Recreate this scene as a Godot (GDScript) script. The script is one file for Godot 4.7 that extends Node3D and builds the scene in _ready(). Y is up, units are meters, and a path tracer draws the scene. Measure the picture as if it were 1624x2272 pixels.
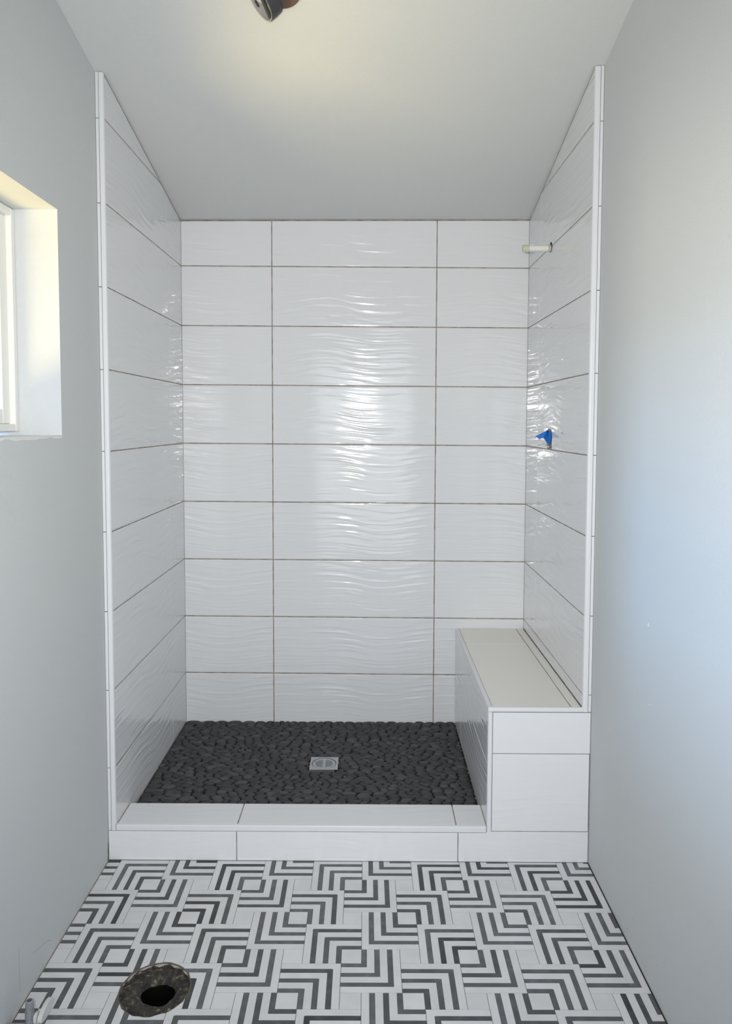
extends Node3D
# A tiled walk-in shower at the end of a narrow bathroom under a sloping ceiling, still being finished.
# x runs across the room, y up, z towards the camera. The tiled back wall is z = 0, the tiled left wall x = 0.

const W := 1.5095          # between the tiled side walls
const D := 0.946           # depth of the shower
const XL := -0.0262        # painted left wall
const XR := 1.538          # painted right wall
const ZE := 4.3            # rear of the room
const H := 0.257           # a tile course with its joint
const TL := 0.7135         # tile length
const J := 0.0036          # joint width
const SZ := 0.2273         # vertical joint of the side walls
const PAN := 0.086         # pebble floor
const CURB := 0.1181

var M := {}
var taken := {}
var rng := RandomNumberGenerator.new()

# ------------------------------------------------------------------ naming

func numbered(called: String) -> String:
	var n: int = taken.get(called, 0)
	taken[called] = n + 1
	return called if n == 0 else "%s_%03d" % [called, n]

func tag(o: Node3D, label: String, category: String, kind := "", group := "") -> void:
	o.set_meta("label", label)
	o.set_meta("category", category)
	if kind: o.set_meta("kind", kind)
	if group: o.set_meta("group", group)

func root_of(called: String, at := Vector3.ZERO) -> Node3D:
	var o := Node3D.new()
	o.name = numbered(called)
	o.position = at
	add_child(o)
	return o

# parts of one thing may share a name; numbers are counted for each parent
func put(called: String, mesh: Mesh, mat: Material, parent: Node3D) -> MeshInstance3D:
	var o := MeshInstance3D.new()
	var key := str(parent.get_instance_id()) + called
	var n: int = taken.get(key, 0)
	taken[key] = n + 1
	o.name = called if n == 0 else "%s_%03d" % [called, n]
	o.mesh = mesh
	o.material_override = mat
	parent.add_child(o, true)
	return o

func own(called: String, mesh: Mesh, mat: Material) -> MeshInstance3D:
	var o := MeshInstance3D.new()
	o.name = numbered(called)
	o.mesh = mesh
	o.material_override = mat
	add_child(o, true)
	return o

# ------------------------------------------------------------------ mesh helpers

func new_st() -> SurfaceTool:
	var st := SurfaceTool.new()
	st.begin(Mesh.PRIMITIVE_TRIANGLES)
	return st

func tri(st: SurfaceTool, a: Vector3, b: Vector3, c: Vector3, n: Vector3, ua := Vector2.ZERO, ub := Vector2.ZERO, uc := Vector2.ZERO) -> void:
	if (b - a).cross(c - a).dot(n) > 0.0:
		var t := b; b = c; c = t
		var u := ub; ub = uc; uc = u
	st.set_normal(n); st.set_uv(ua); st.add_vertex(a)
	st.set_normal(n); st.set_uv(ub); st.add_vertex(b)
	st.set_normal(n); st.set_uv(uc); st.add_vertex(c)

func quad(st: SurfaceTool, a: Vector3, b: Vector3, c: Vector3, d: Vector3, n: Vector3) -> void:
	tri(st, a, b, c, n)
	tri(st, a, c, d, n)

func ccw(p: PackedVector2Array) -> PackedVector2Array:
	var area := 0.0
	for i in p.size():
		area += p[i].cross(p[(i + 1) % p.size()])
	if area < 0.0:
		p = p.duplicate()
		p.reverse()
	return p

func inset(p: PackedVector2Array, c: float) -> PackedVector2Array:
	var out := PackedVector2Array()
	var n := p.size()
	for i in n:
		var e := (p[i] - p[(i + n - 1) % n]).normalized()
		var f := (p[(i + 1) % n] - p[i]).normalized()
		var a := Vector2(-e.y, e.x)
		var b := Vector2(-f.y, f.x)
		var m := a + b
		var k := m.length_squared()
		out.append(p[i] + (m * (2.0 * c / k) if k > 0.2 else a * c))
	return out

# A flat piece: the outline lies in the plane of T's x and y axes, its face looks along T's z axis, and it is thick backwards.
func prism(st: SurfaceTool, poly: PackedVector2Array, T: Transform3D, thick: float, chamfer := 0.0, uv_at := Vector2.ZERO, uv_by := Vector2.ONE, back := false) -> void:
	poly = ccw(poly)
	var n := poly.size()
	var top := inset(poly, chamfer) if chamfer > 0.0 else poly
	var nz := T.basis.z
	var idx := Geometry2D.triangulate_polygon(top)
	var at := func(q: Vector2, z: float) -> Vector3: return T * Vector3(q.x, q.y, z)
	for i in range(0, idx.size(), 3):
		var a := top[idx[i]]; var b := top[idx[i + 1]]; var c := top[idx[i + 2]]
		tri(st, at.call(a, 0.0), at.call(b, 0.0), at.call(c, 0.0), nz, (a - uv_at) * uv_by, (b - uv_at) * uv_by, (c - uv_at) * uv_by)
		if back:
			tri(st, at.call(a, -thick), at.call(b, -thick), at.call(c, -thick), -nz)
	for i in n:
		var k := (i + 1) % n
		var e := (poly[k] - poly[i]).normalized()
		var side := T.basis * Vector3(e.y, -e.x, 0)
		if chamfer > 0.0:
			quad(st, at.call(top[i], 0.0), at.call(top[k], 0.0), at.call(poly[k], -chamfer), at.call(poly[i], -chamfer), (side + nz).normalized())
		quad(st, at.call(poly[i], -chamfer), at.call(poly[k], -chamfer), at.call(poly[k], -thick), at.call(poly[i], -thick), side)

func prism_mesh(poly: PackedVector2Array, T: Transform3D, thick: float, chamfer := 0.0, uv_at := Vector2.ZERO, uv_by := Vector2.ONE, back := false) -> Mesh:
	var st := new_st()
	prism(st, poly, T, thick, chamfer, uv_at, uv_by, back)
	return st.commit()

func rect(x0: float, y0: float, x1: float, y1: float) -> PackedVector2Array:
	return PackedVector2Array([Vector2(x0, y0), Vector2(x1, y0), Vector2(x1, y1), Vector2(x0, y1)])

func box(st: SurfaceTool, a: Vector3, b: Vector3, chamfer := 0.0) -> void:
	prism(st, rect(a.x, a.y, b.x, b.y), Transform3D(Basis.IDENTITY, Vector3(0, 0, b.z)), b.z - a.z, chamfer, Vector2.ZERO, Vector2.ONE, true)

func box_mesh(a: Vector3, b: Vector3, chamfer := 0.0) -> Mesh:
	var st := new_st()
	box(st, a, b, chamfer)
	return st.commit()

# the planes things are laid on: local x and y, facing local z
func facing_front(z: float) -> Transform3D: return Transform3D(Basis(Vector3.RIGHT, Vector3.UP, Vector3.BACK), Vector3(0, 0, z))
func facing_right(x: float) -> Transform3D: return Transform3D(Basis(Vector3.FORWARD, Vector3.UP, Vector3.RIGHT), Vector3(x, 0, 0))      # local x = -z
func facing_left(x: float) -> Transform3D: return Transform3D(Basis(Vector3.BACK, Vector3.UP, Vector3.LEFT), Vector3(x, 0, 0))          # local x = z
func facing_up(y: float) -> Transform3D: return Transform3D(Basis(Vector3.RIGHT, Vector3.FORWARD, Vector3.UP), Vector3(0, y, 0))        # local y = -z
func facing_down(y: float) -> Transform3D: return Transform3D(Basis(Vector3.RIGHT, Vector3.BACK, Vector3.DOWN), Vector3(0, y, 0))       # local y = z

# a surface of revolution about T's y axis, from pairs (radius, height); smooth unless a point is repeated
func lathe(st: SurfaceTool, prof: PackedVector2Array, T: Transform3D, seg := 28) -> void:
	for k in prof.size() - 1:
		var p := prof[k]; var q := prof[k + 1]
		if p.distance_to(q) < 1e-6: continue
		var d := (q - p).normalized()
		for i in seg:
			var a := TAU * i / seg; var b := TAU * (i + 1) / seg
			var n2 := Vector2(d.y, -d.x)
			var vs := []
			for w in [[p, a], [q, a], [q, b], [p, b]]:
				vs.append([T * Vector3(w[0].x * cos(w[1]), w[0].y, w[0].x * sin(w[1])), (T.basis * Vector3(n2.x * cos(w[1]), n2.y, n2.x * sin(w[1]))).normalized()])
			var mid: Vector3 = vs[0][1] + vs[2][1]
			for t in [[0, 1, 2], [0, 2, 3]]:
				var o: Array = t
				if (vs[t[1]][0] - vs[t[0]][0]).cross(vs[t[2]][0] - vs[t[0]][0]).dot(mid) > 0.0: o = [t[0], t[2], t[1]]
				for j in o:
					st.set_normal(vs[j][1]); st.add_vertex(vs[j][0])

func lathe_mesh(prof: Array, T: Transform3D, seg := 28) -> Mesh:
	var st := new_st()
	lathe(st, PackedVector2Array(prof), T, seg)
	return st.commit()

func along(dir: Vector3, at: Vector3) -> Transform3D:     # local y along dir
	var y := dir.normalized()
	var x := y.cross(Vector3.UP if absf(y.y) < 0.9 else Vector3.RIGHT).normalized()
	return Transform3D(Basis(x, y, x.cross(y)), at)

# a smooth mesh from a grid of points (rows of equal length)
func grid_mesh(rows: Array, close := false) -> Mesh:
	var st := new_st()
	st.set_smooth_group(0)
	var m: int = rows[0].size()
	for r in rows: for p in r: st.add_vertex(p)
	for i in rows.size() - 1:
		for j in (m if close else m - 1):
			var a := i * m + j; var b := i * m + (j + 1) % m; var c := a + m; var d := b + m
			for k in [a, b, d, a, d, c]: st.add_index(k)
	st.generate_normals()
	return st.commit()

# ------------------------------------------------------------------ where things lie

func line_y(n: int, x: float) -> float:      # the tile joints run down a little to the right
	return 2.106 - (n - 2) * H - 0.008 * x / W

func ceil_y(x: float, z: float) -> float:
	var t := x / W
	return 2.3014 + 0.0042 * t + z / D * (0.2022 + 0.0142 * t)

# ------------------------------------------------------------------ materials

func mat(color: Color, rough := 0.6, metal := 0.0) -> StandardMaterial3D:
	var m := StandardMaterial3D.new()
	m.albedo_color = color
	m.roughness = rough
	m.metallic = metal
	return m

func noise_tex(freq: float, size: int, seed_: int, ramp: Gradient = null, oct := 4) -> NoiseTexture2D:
	var n := FastNoiseLite.new()
	n.seed = seed_
	n.noise_type = FastNoiseLite.TYPE_SIMPLEX_SMOOTH
	n.frequency = freq
	n.fractal_octaves = oct
	var t := NoiseTexture2D.new()
	t.width = size; t.height = size
	t.seamless = true
	t.noise = n
	if ramp: t.color_ramp = ramp
	return t

func ramp(stops: Array) -> Gradient:
	var g := Gradient.new()
	g.offsets = PackedFloat32Array(stops.map(func(s): return s[0]))
	g.colors = PackedColorArray(stops.map(func(s): return s[1]))
	return g

func world_mapped(m: StandardMaterial3D, scale: float) -> StandardMaterial3D:
	m.uv1_triplanar = true
	m.uv1_world_triplanar = true
	m.uv1_scale = Vector3.ONE * scale
	return m

# the pressed waves of the wall tiles: long, low ripples that rise to the left and dip to the right
func wave_image() -> Image:
	var w := 1024; var h := 368
	var im := Image.create_empty(w, h, false, Image.FORMAT_RF)
	var n := FastNoiseLite.new()
	n.seed = 7; n.frequency = 1.0; n.fractal_octaves = 2
	var n2 := FastNoiseLite.new()
	n2.seed = 21; n2.frequency = 1.0; n2.fractal_octaves = 1
	for x in w:
		var u := float(x) / w
		var bend := -0.055 * sin(TAU * (u * 1.02 + 0.02)) - 0.016 * sin(TAU * (u * 2.1 + 0.3))
		for y in h:
			var v := float(y) / h
			var a := v + bend * (0.75 + 0.5 * v) + 0.030 * n.get_noise_2d(u * 2.4, v * 4.0)
			var b := v + bend * 0.9 + 0.045 * n2.get_noise_2d(u * 2.0 + 9.0, v * 3.0)
			var s := 0.58 * sin(TAU * (a * 7.5 + 0.1)) + 0.30 * sin(TAU * (b * 12.3 + 0.55)) + 0.12 * sin(TAU * (a * 19.0 + 0.2))
			s = 0.72 * s + 0.62 * (pow(0.5 + 0.5 * sin(TAU * (a * 8.6 + 0.3)), 5.0) - 0.25)
			s *= 0.7 + 0.9 * n2.get_noise_2d(u * 2.6 + 4.0, v * 6.0)
			var edge := minf(v, 1.0 - v) / 0.016      # the pressed edge falls away at the joint
			im.set_pixel(x, y, Color(0.5 + 0.42 * s - 0.45 * exp(-edge * edge), 0, 0))
	return im

func build_materials() -> void:
	var paint := world_mapped(mat(Color(0.808, 0.820, 0.822), 0.85), 2.6)
	paint.heightmap_enabled = true
	paint.heightmap_texture = noise_tex(0.09, 768, 3, null, 3)
	paint.heightmap_scale = 0.055
	M.paint = paint
	var upper := paint.duplicate()
	upper.albedo_color = Color(0.83, 0.838, 0.832)
	M.ceiling_paint = upper
	var waves := ImageTexture.create_from_image(wave_image())
	for k in ["tile", "tile_soft", "tile_flat"]:
		var t := mat(Color(0.90, 0.904, 0.91), 0.075)
		if k != "tile_flat":
			t.heightmap_enabled = true
			t.heightmap_texture = waves
			t.heightmap_scale = 0.165 if k == "tile" else 0.06
		else:
			t.roughness = 0.3
			t.albedo_color = Color(0.92, 0.91, 0.88)
		M[k] = t
	M.trim = mat(Color(0.885, 0.89, 0.90), 0.22)
	var grout := world_mapped(mat(Color.WHITE, 0.95), 3.0)
	grout.albedo_texture = noise_tex(0.02, 256, 5, ramp([[0.2, Color(0.50, 0.47, 0.44)], [0.55, Color(0.60, 0.57, 0.53)], [0.8, Color(0.66, 0.61, 0.54)]]))
	M.grout = grout
	var bed := world_mapped(mat(Color.WHITE, 0.95), 5.0)
	bed.albedo_texture = noise_tex(0.03, 256, 15, ramp([[0.35, Color(0.16, 0.16, 0.155)], [0.62, Color(0.22, 0.215, 0.21)], [0.72, Color(0.66, 0.65, 0.6)]]))
	M.bed = bed
	for i in 3:
		var wm := world_mapped(mat(Color.WHITE, 0.42), 2.2)
		wm.uv1_offset = Vector3(0.31 * i, 0.17 * i, 0.43 * i)
		var lo: float = [0.855, 0.865, 0.845][i]
		wm.albedo_texture = noise_tex(0.012, 384, 40 + i, ramp([[0.25, Color(lo, lo, lo + 0.005)], [0.75, Color(lo + 0.022, lo + 0.024, lo + 0.028)]]))
		M["white_%d" % i] = wm
	for i in 4:
		var dm := world_mapped(mat(Color.WHITE, 0.42), 4.0)
		dm.uv1_offset = Vector3(0.37 * i, 0.11 * i, 0.29 * i)
		var lo: float = [0.29, 0.33, 0.36, 0.21][i]
		dm.albedo_texture = noise_tex(0.02, 256, 60 + i, ramp([[0.2, Color(lo, lo + 0.008, lo + 0.015)], [0.6, Color(lo + 0.03, lo + 0.037, lo + 0.043)], [0.9, Color(lo + 0.085, lo + 0.092, lo + 0.099)]]))
		M["dark_%d" % i] = dm
	for i in 3:
		var c: float = [0.205, 0.235, 0.285][i]
		var pm := mat(Color(c, c + 0.006, c + 0.016), 0.62)
		M["pebble_%d" % i] = pm
	var dirt := world_mapped(mat(Color.WHITE, 0.5), 6.0)
	dirt.albedo_texture = noise_tex(0.016, 512, 9, ramp([[0.25, Color(0.08, 0.075, 0.07)], [0.5, Color(0.19, 0.178, 0.16)], [0.64, Color(0.27, 0.25, 0.215)], [0.74, Color(0.37, 0.33, 0.25)], [0.86, Color(0.62, 0.57, 0.47)]]), 6)
	dirt.heightmap_enabled = true
	dirt.heightmap_texture = noise_tex(0.05, 512, 19, null, 4)
	dirt.heightmap_scale = 0.35
	M.dirt = dirt
	M.black = mat(Color(0.05, 0.045, 0.04), 0.35)
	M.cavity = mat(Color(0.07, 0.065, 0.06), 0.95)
	M.floor_bed = mat(Color(0.42, 0.39, 0.36), 0.95)
	M.mortar = mat(Color(0.74, 0.73, 0.70), 0.95)
	M.vinyl = mat(Color(0.93, 0.93, 0.91), 0.35)
	M.plaster = mat(Color(0.9, 0.9, 0.88), 0.95)
	M.steel = mat(Color(0.72, 0.73, 0.74), 0.32, 0.85)
	M.chrome = mat(Color(0.66, 0.67, 0.69), 0.3, 0.6)
	M.handle = mat(Color(0.86, 0.86, 0.85), 0.3)
	M.pvc = mat(Color(0.90, 0.90, 0.87), 0.4)
	M.collar = mat(Color(0.80, 0.80, 0.71), 0.4)
	M.tape = mat(Color(0.0, 0.41, 0.76), 0.6)
	M.ring_dark = mat(Color(0.22, 0.225, 0.24), 0.45)
	M.ring_light = mat(Color(0.62, 0.62, 0.61), 0.4)
	M.brown = mat(Color(0.42, 0.34, 0.29), 0.9)
	M.crack = mat(Color(0.64, 0.645, 0.645), 0.9)
	M.rust = mat(Color(0.45, 0.36, 0.22), 0.95)
	M.speck = mat(Color(0.47, 0.46, 0.45), 0.95)
	M.grime = mat(Color(0.20, 0.18, 0.16), 0.95)
	var glass := mat(Color(1, 1, 1, 0.06), 0.02)
	glass.transparency = BaseMaterial3D.TRANSPARENCY_ALPHA
	M.glass = glass

# ------------------------------------------------------------------ camera and light

func camera_and_light() -> void:
	var f := 1683.52
	var pitch := 0.05985; var yaw := -0.00554; var roll := -0.00278
	var ry := [Vector3(cos(yaw), 0, sin(yaw)), Vector3(0, 1, 0), Vector3(-sin(yaw), 0, cos(yaw))]
	var py: Vector3 = ry[1] * cos(pitch) - ry[2] * sin(pitch)
	var pz: Vector3 = ry[1] * sin(pitch) + ry[2] * cos(pitch)
	var px: Vector3 = ry[0]
	var cam := Camera3D.new()
	cam.name = "camera"
	cam.projection = Camera3D.PROJECTION_FRUSTUM
	cam.near = 0.05
	cam.far = 100.0
	cam.size = 0.05 * 2272.0 / f
	cam.frustum_offset = Vector2(0, (1038.1 - 1136.0) / f * 0.05)
	cam.transform = Transform3D(Basis(px * cos(roll) - py * sin(roll), px * sin(roll) + py * cos(roll), pz), Vector3(0.82424, 1.42855, 3.33889))
	cam.current = true
	add_child(cam)

	var env := Environment.new()
	env.tonemap_mode = Environment.TONE_MAPPER_LINEAR
	env.tonemap_exposure = 0.81
	env.background_mode = Environment.BG_SKY
	env.sdfgi_enabled = true
	env.ssao_enabled = true
	env.ssil_enabled = true
	var sky := Sky.new()
	var sm := ProceduralSkyMaterial.new()
	sm.sky_top_color = Color(0.42, 0.58, 0.82)
	sm.sky_horizon_color = Color(0.75, 0.83, 0.9)
	sm.ground_bottom_color = Color(0.5, 0.47, 0.38)
	sm.ground_horizon_color = Color(0.6, 0.58, 0.5)
	sm.energy_multiplier = 2.0
	sky.sky_material = sm
	env.sky = sky
	var we := WorldEnvironment.new()
	we.name = "environment"
	we.environment = env
	add_child(we)

	# the flash on the camera, held upright so that it sits to the left of the lens
	var flash := SpotLight3D.new()
	flash.name = "camera_flash"
	flash.position = Vector3(0.735, 1.475, 3.33)
	flash.look_at_from_position(flash.position, Vector3(0.80, 1.3, 0))
	flash.spot_angle = 56.0
	flash.spot_angle_attenuation = 1.0
	flash.spot_range = 12.0
	flash.spot_attenuation = 2.0
	flash.light_color = Color(1.0, 0.99, 0.98)
	flash.light_energy = 4.6
	flash.light_size = 0.028
	flash.shadow_enabled = true
	add_child(flash)

	# daylight from the rest of the house through the doorway behind the camera
	area("hall_daylight", Vector3(0.76, 1.25, ZE + 0.25), Vector3(0.76, 1.2, 0), Vector2(1.0, 2.2), Color(0.95, 0.98, 1.0), 2.0)
	# blue sky and sunlit ground outside the left window
	area("sky_daylight", Vector3(-2.6, 2.6, 1.50), Vector3(0.8, 1.35, 1.6), Vector2(0.55, 0.75), Color(0.55, 0.78, 1.0), 10.0)
	area("horizon_daylight", Vector3(-2.6, 1.6, 1.50), Vector3(0.8, 1.75, 1.6), Vector2(0.55, 0.7), Color(1.0, 0.96, 0.84), 3.5)
	area("ground_daylight", Vector3(-1.45, 0.25, 2.5), Vector3(0.0, 1.85, 1.37), Vector2(1.1, 0.9), Color(1.0, 0.90, 0.62), 11.0)

func area(called: String, at: Vector3, to: Vector3, size: Vector2, color: Color, energy: float) -> void:
	var l := AreaLight3D.new()
	l.name = called
	l.area_size = size
	l.area_normalize_energy = true
	l.light_color = color
	l.light_energy = energy
	l.shadow_enabled = true
	l.set("area_range", 20.0)
	l.look_at_from_position(at, to)
	add_child(l)

# ------------------------------------------------------------------ the room

func tile_piece(parent: Node3D, poly: PackedVector2Array, T: Transform3D, uv_at: Vector2, flip := false, m := "tile", thick := 0.009, chamfer := 0.0012) -> void:
	var tidy := PackedVector2Array()      # corners that nearly coincide would cross when chamfered
	for i in poly.size():
		if poly[i].distance_to(poly[(i + 1) % poly.size()]) > 0.0025: tidy.append(poly[i])
	poly = tidy
	var by := Vector2(1.0 / TL, 1.0 / (H - J))
	if flip:
		by = -by
	put("tile", prism_mesh(poly, T, thick, chamfer, uv_at, by), M[m], parent)

func side_wall_tiles(parent: Node3D, T: Transform3D, x: float, sgn: float, floor_y: float) -> void:
	# sgn: local x = sgn * z
	var under := PackedVector2Array([Vector2(-2 * sgn, 0), Vector2(2 * sgn, 0), Vector2(2 * sgn, ceil_y(x, 2) - 0.0075), Vector2(-2 * sgn, ceil_y(x, -2) - 0.0075)])
	for row in range(0, 10):
		var y1 := line_y(row + 1, x) - J / 2 if row > 0 else 3.0
		var y0 := maxf(line_y(row + 2, x) + J / 2, floor_y)
		if row == 0: y0 = line_y(1, x) + J / 2
		else:
			y1 = line_y(row, x) - J / 2
			y0 = maxf(line_y(row + 1, x) + J / 2, floor_y)
		if y1 - y0 < 0.01: continue
		for seg in [[0.0004, SZ - J / 2], [SZ + J / 2, D - 0.0075]]:
			var poly := rect(minf(seg[0] * sgn, seg[1] * sgn), y0, maxf(seg[0] * sgn, seg[1] * sgn), y1)
			if sgn > 0 and row == 4 and seg[1] > 0.5:       # the hole for the mixing valve is cut into the lower edge of this tile
				var a := 0.384; var b := 0.4705; var t := 1.4055
				poly = PackedVector2Array([poly[0], Vector2(a + 0.004, y0), Vector2(a, y0 + 0.02), Vector2(a + 0.003, t - 0.012), Vector2(a + 0.02, t), Vector2(b - 0.016, t - 0.001), Vector2(b - 0.002, t - 0.014), Vector2(b, y0 + 0.03), Vector2(b - 0.004, y0), poly[1], poly[2], poly[3]])
			for p in Geometry2D.intersect_polygons(poly, under):
				tile_piece(parent, p, T, Vector2(seg[0] * sgn if seg[1] > 0.5 else seg[0] * sgn + 0.3, y1 - H + J), row < 5, "tile", 0.009, 0.0004)

func jamb(parent: Node3D, x_wall: float, x_in: float, y_low: float, sgn: float) -> void:
	# face-on tile strips against the wall, then one continuous rounded edge trim
	var xs := x_wall + sgn * 0.0010
	var xt := xs + sgn * 0.0092
	var bottom := y_low
	for row in range(0, 10):
		var y1 := minf(line_y(row, x_in) - 0.0012, ceil_y(x_in, D) - 0.003)
		var y0 := maxf(line_y(row + 1, x_in) + 0.0012, bottom)
		if row == 0: y1 = ceil_y(x_in, D) - 0.002
		if y1 - y0 < 0.006: continue
		var p := rect(minf(xs, xt), y0, maxf(xs, xt), y1)
		put("tile_strip", prism_mesh(p, facing_front(D - 0.0005), 0.02, 0.0008), M.trim, parent)
	var a := xt + sgn * 0.0014
	var b := x_in - sgn * 0.0003
	var r := 0.006
	var pts := PackedVector2Array()
	# seen from above: local x = x, local y = -z
	pts.append(Vector2(a, -(D - 0.010)))
	pts.append(Vector2(a, -(D - 0.0008)))
	pts.append(Vector2(a + sgn * 0.0008, -(D + 0.0006)))
	for i in 5:
		var t := PI / 2 * i / 4
		pts.append(Vector2(b - sgn * r + sgn * r * sin(t), -(D + 0.0006 - r + r * cos(t))))
	pts.append(Vector2(b, -(D - 0.010)))
	var top := ceil_y(x_in, D) - 0.004
	put("edge_trim", prism_mesh(pts, facing_up(top), top - y_low, 0.0004, Vector2.ZERO, Vector2.ONE, true), M.trim, parent)

func build_shell() -> void:
	# left wall with the window opening
	var zw0 := 1.249; var zw1 := 2.15; var yw0 := 1.388; var yw1 := 2.0025
	var T := facing_right(XL)
	var st := new_st()
	for r in [[-ZE, 0.0, 0.15, yw0], [-ZE, yw1, 0.15, 3.5], [-ZE, yw0, -zw1, yw1], [-zw0, yw0, 0.15, yw1]]:
		prism(st, rect(r[0], r[1], r[2], r[3]), T, 0.20, 0.0, Vector2.ZERO, Vector2.ONE, true)
	var wl := own("wall_left", st.commit(), M.paint)
	tag(wl, "pale grey painted left wall with a window opening, tiled white inside the shower", "wall", "structure")
	put("grout", prism_mesh(PackedVector2Array([Vector2(-D + 0.012, 0.02), Vector2(0, 0.02), Vector2(0, ceil_y(0, 0) - 0.002), Vector2(-D + 0.012, ceil_y(0, D - 0.012) - 0.002)]), facing_right(-0.0009), 0.0250), M.grout, wl)
	side_wall_tiles(wl, facing_right(0.0), 0.0, -1.0, PAN - 0.004)
	jamb(wl, XL, 0.0, 0.0995, 1.0)
	# hairline cracks near the floor
	for c in [[[1.5718, 0.1509], [1.5745, 0.11], [1.573, 0.07], [1.5729, 0.0407]], [[1.4986, 0.0828], [1.46, 0.071], [1.41, 0.055], [1.385, 0.036]]]:
		var poly := PackedVector2Array()
		for p in c: poly.append(Vector2(-p[0], p[1]))
		for i in range(c.size() - 1, -1, -1): poly.append(Vector2(-c[i][0] + 0.0008, c[i][1] + 0.0005))
		put("crack", prism_mesh(poly, facing_right(XL + 0.0004), 0.0005), M.crack, wl)
	put("stain", prism_mesh(PackedVector2Array([Vector2(-0.9480, 0.001), Vector2(-0.9476, 0.058), Vector2(-0.9490, 0.062), Vector2(-0.9520, 0.045), Vector2(-0.9535, 0.03), Vector2(-0.9515, 0.018), Vector2(-0.9560, 0.001)]), facing_right(XL + 0.0005), 0.0006), M.rust, wl)
	# ragged plaster along the foot of the opening
	var rag := PackedVector2Array([Vector2(-zw1, yw0 - 0.002)])
	var i := 0
	var zz := zw0 - 0.001
	var lower := PackedVector2Array()
	while zz < 1.62:
		lower.append(Vector2(-zz, yw0 - [0.0045, 0.0060, 0.0066, 0.0050, 0.0015, 0.0012, 0.0040, 0.0050, 0.0047, 0.0062, 0.0068, 0.0060, 0.0063][i % 13]))
		zz += [0.021, 0.014, 0.026, 0.009, 0.017, 0.012, 0.03][i % 7]
		i += 1
	lower.reverse()
	rag.append_array(lower)
	rag.append(Vector2(-zw0 - 0.001, yw0 + 0.003))
	rag.append(Vector2(-zw1, yw0 + 0.003))
	put("plaster_edge", prism_mesh(rag, facing_right(XL + 0.0012), 0.03, 0.0004), M.plaster, wl)

	# right wall
	var wr := own("wall_right", prism_mesh(rect(-0.15, 0, ZE, 3.5), facing_left(XR), 0.2, 0.0, Vector2.ZERO, Vector2.ONE, true), M.paint)
	tag(wr, "plain pale grey painted right wall, tiled white inside the shower behind the bench", "wall", "structure")
	var gp := PackedVector2Array([Vector2(0, 0.3), Vector2(D - 0.012, 0.3), Vector2(D - 0.012, ceil_y(W, D - 0.012) - 0.002), Vector2(0, ceil_y(W, 0) - 0.002)])
	# the setting bed stops short of the valve hole
	var stg := new_st()
	for part in [rect(0, 0.516, 0.386, 1.42), rect(0.386, 0.516, 0.468, 1.333), rect(0.468, 0.516, D - 0.012, 1.42), rect(0.386, 1.401, 0.468, 1.42)]:
		prism(stg, part, facing_left(W + 0.0009), 0.0270)
	gp[0].y = 1.42; gp[1].y = 1.42
	prism(stg, gp, facing_left(W + 0.0009), 0.0270)
	put("grout", stg.commit(), M.grout, wr)
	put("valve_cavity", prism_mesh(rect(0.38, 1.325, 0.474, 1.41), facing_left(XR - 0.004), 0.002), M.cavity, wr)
	side_wall_tiles(wr, facing_left(W), W, 1.0, 0.5155)
	jamb(wr, XR, W, 0.5005, -1.0)
	for c in [[1.4199, 0.9125, 0.008], [1.1318, 0.5209, 0.004], [1.4399, 0.7128, 0.003]]:
		var poly := PackedVector2Array()
		for k in 7: poly.append(Vector2(c[0], c[1]) + Vector2.from_angle(TAU * k / 7) * c[2] * [1.0, 0.5, 0.8, 0.6, 1.1, 0.5, 0.7][k])
		put("plaster_chip", prism_mesh(poly, facing_left(XR - 0.0006), 0.0007), M.plaster, wr)

	var sp := new_st()
	for k in 90:
		var z := rng.randf_range(0.97, 1.68)
		var y := 0.004 + 0.16 * pow(rng.randf(), 2.6)
		var poly := PackedVector2Array()
		var size := rng.randf_range(0.0004, 0.0014)
		for q in 5: poly.append(Vector2(z, y) + Vector2.from_angle(TAU * q / 5) * size * rng.randf_range(0.5, 1.3))
		prism(sp, poly, facing_left(XR - 0.0002), 0.0003)
	put("dirt_specks", sp.commit(), M.speck, wr).set_meta("kind", "stuff")

	# back wall of the shower
	var wb := own("wall_back", box_mesh(Vector3(XL, 0, -0.15), Vector3(XR, 2.45, -0.012)), M.paint)
	tag(wb, "shower back wall of glossy white wave tiles in nine courses with brown-grey joints", "wall", "structure")
	put("grout", prism_mesh(PackedVector2Array([Vector2(XL, 0.02), Vector2(XR, 0.02), Vector2(XR, ceil_y(XR, 0) - 0.001), Vector2(XL, ceil_y(XL, 0) - 0.001)]), facing_front(-0.0009), 0.0110), M.grout, wb)
	var cols := [[0.0002, 0.39457, 0.39457 - TL], [0.39457, 1.11078, 0.39457], [1.11078, W - 0.0002, 1.11078]]
	for row in range(1, 10):
		for ci in 3:
			var c: Array = cols[ci]
			var x0: float = c[0] + (J / 2 if ci > 0 else 0.0)
			var x1: float = c[1] - (J / 2 if ci < 2 else 0.0)
			var ya := func(x: float) -> float: return line_y(row, x) - J / 2 if row > 1 else ceil_y(x, 0) - 0.005
			var yb := func(x: float) -> float: return line_y(row + 1, x) + J / 2 if row < 9 else PAN - 0.006
			var poly := PackedVector2Array([Vector2(x0, yb.call(x0)), Vector2(x1, yb.call(x1)), Vector2(x1, ya.call(x1)), Vector2(x0, ya.call(x0))])
			tile_piece(wb, poly, facing_front(0.0), Vector2(c[2], line_y(row + 1, x0)), row < 5)

	# sloping ceiling
	var sc := new_st()
	var pts := []
	for z in [-0.15, ZE + 0.15]:
		for x in [XL, XR]: pts.append(Vector3(x, ceil_y(x, z), z))
	var up := Vector3(0, 0.18, 0)
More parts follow.
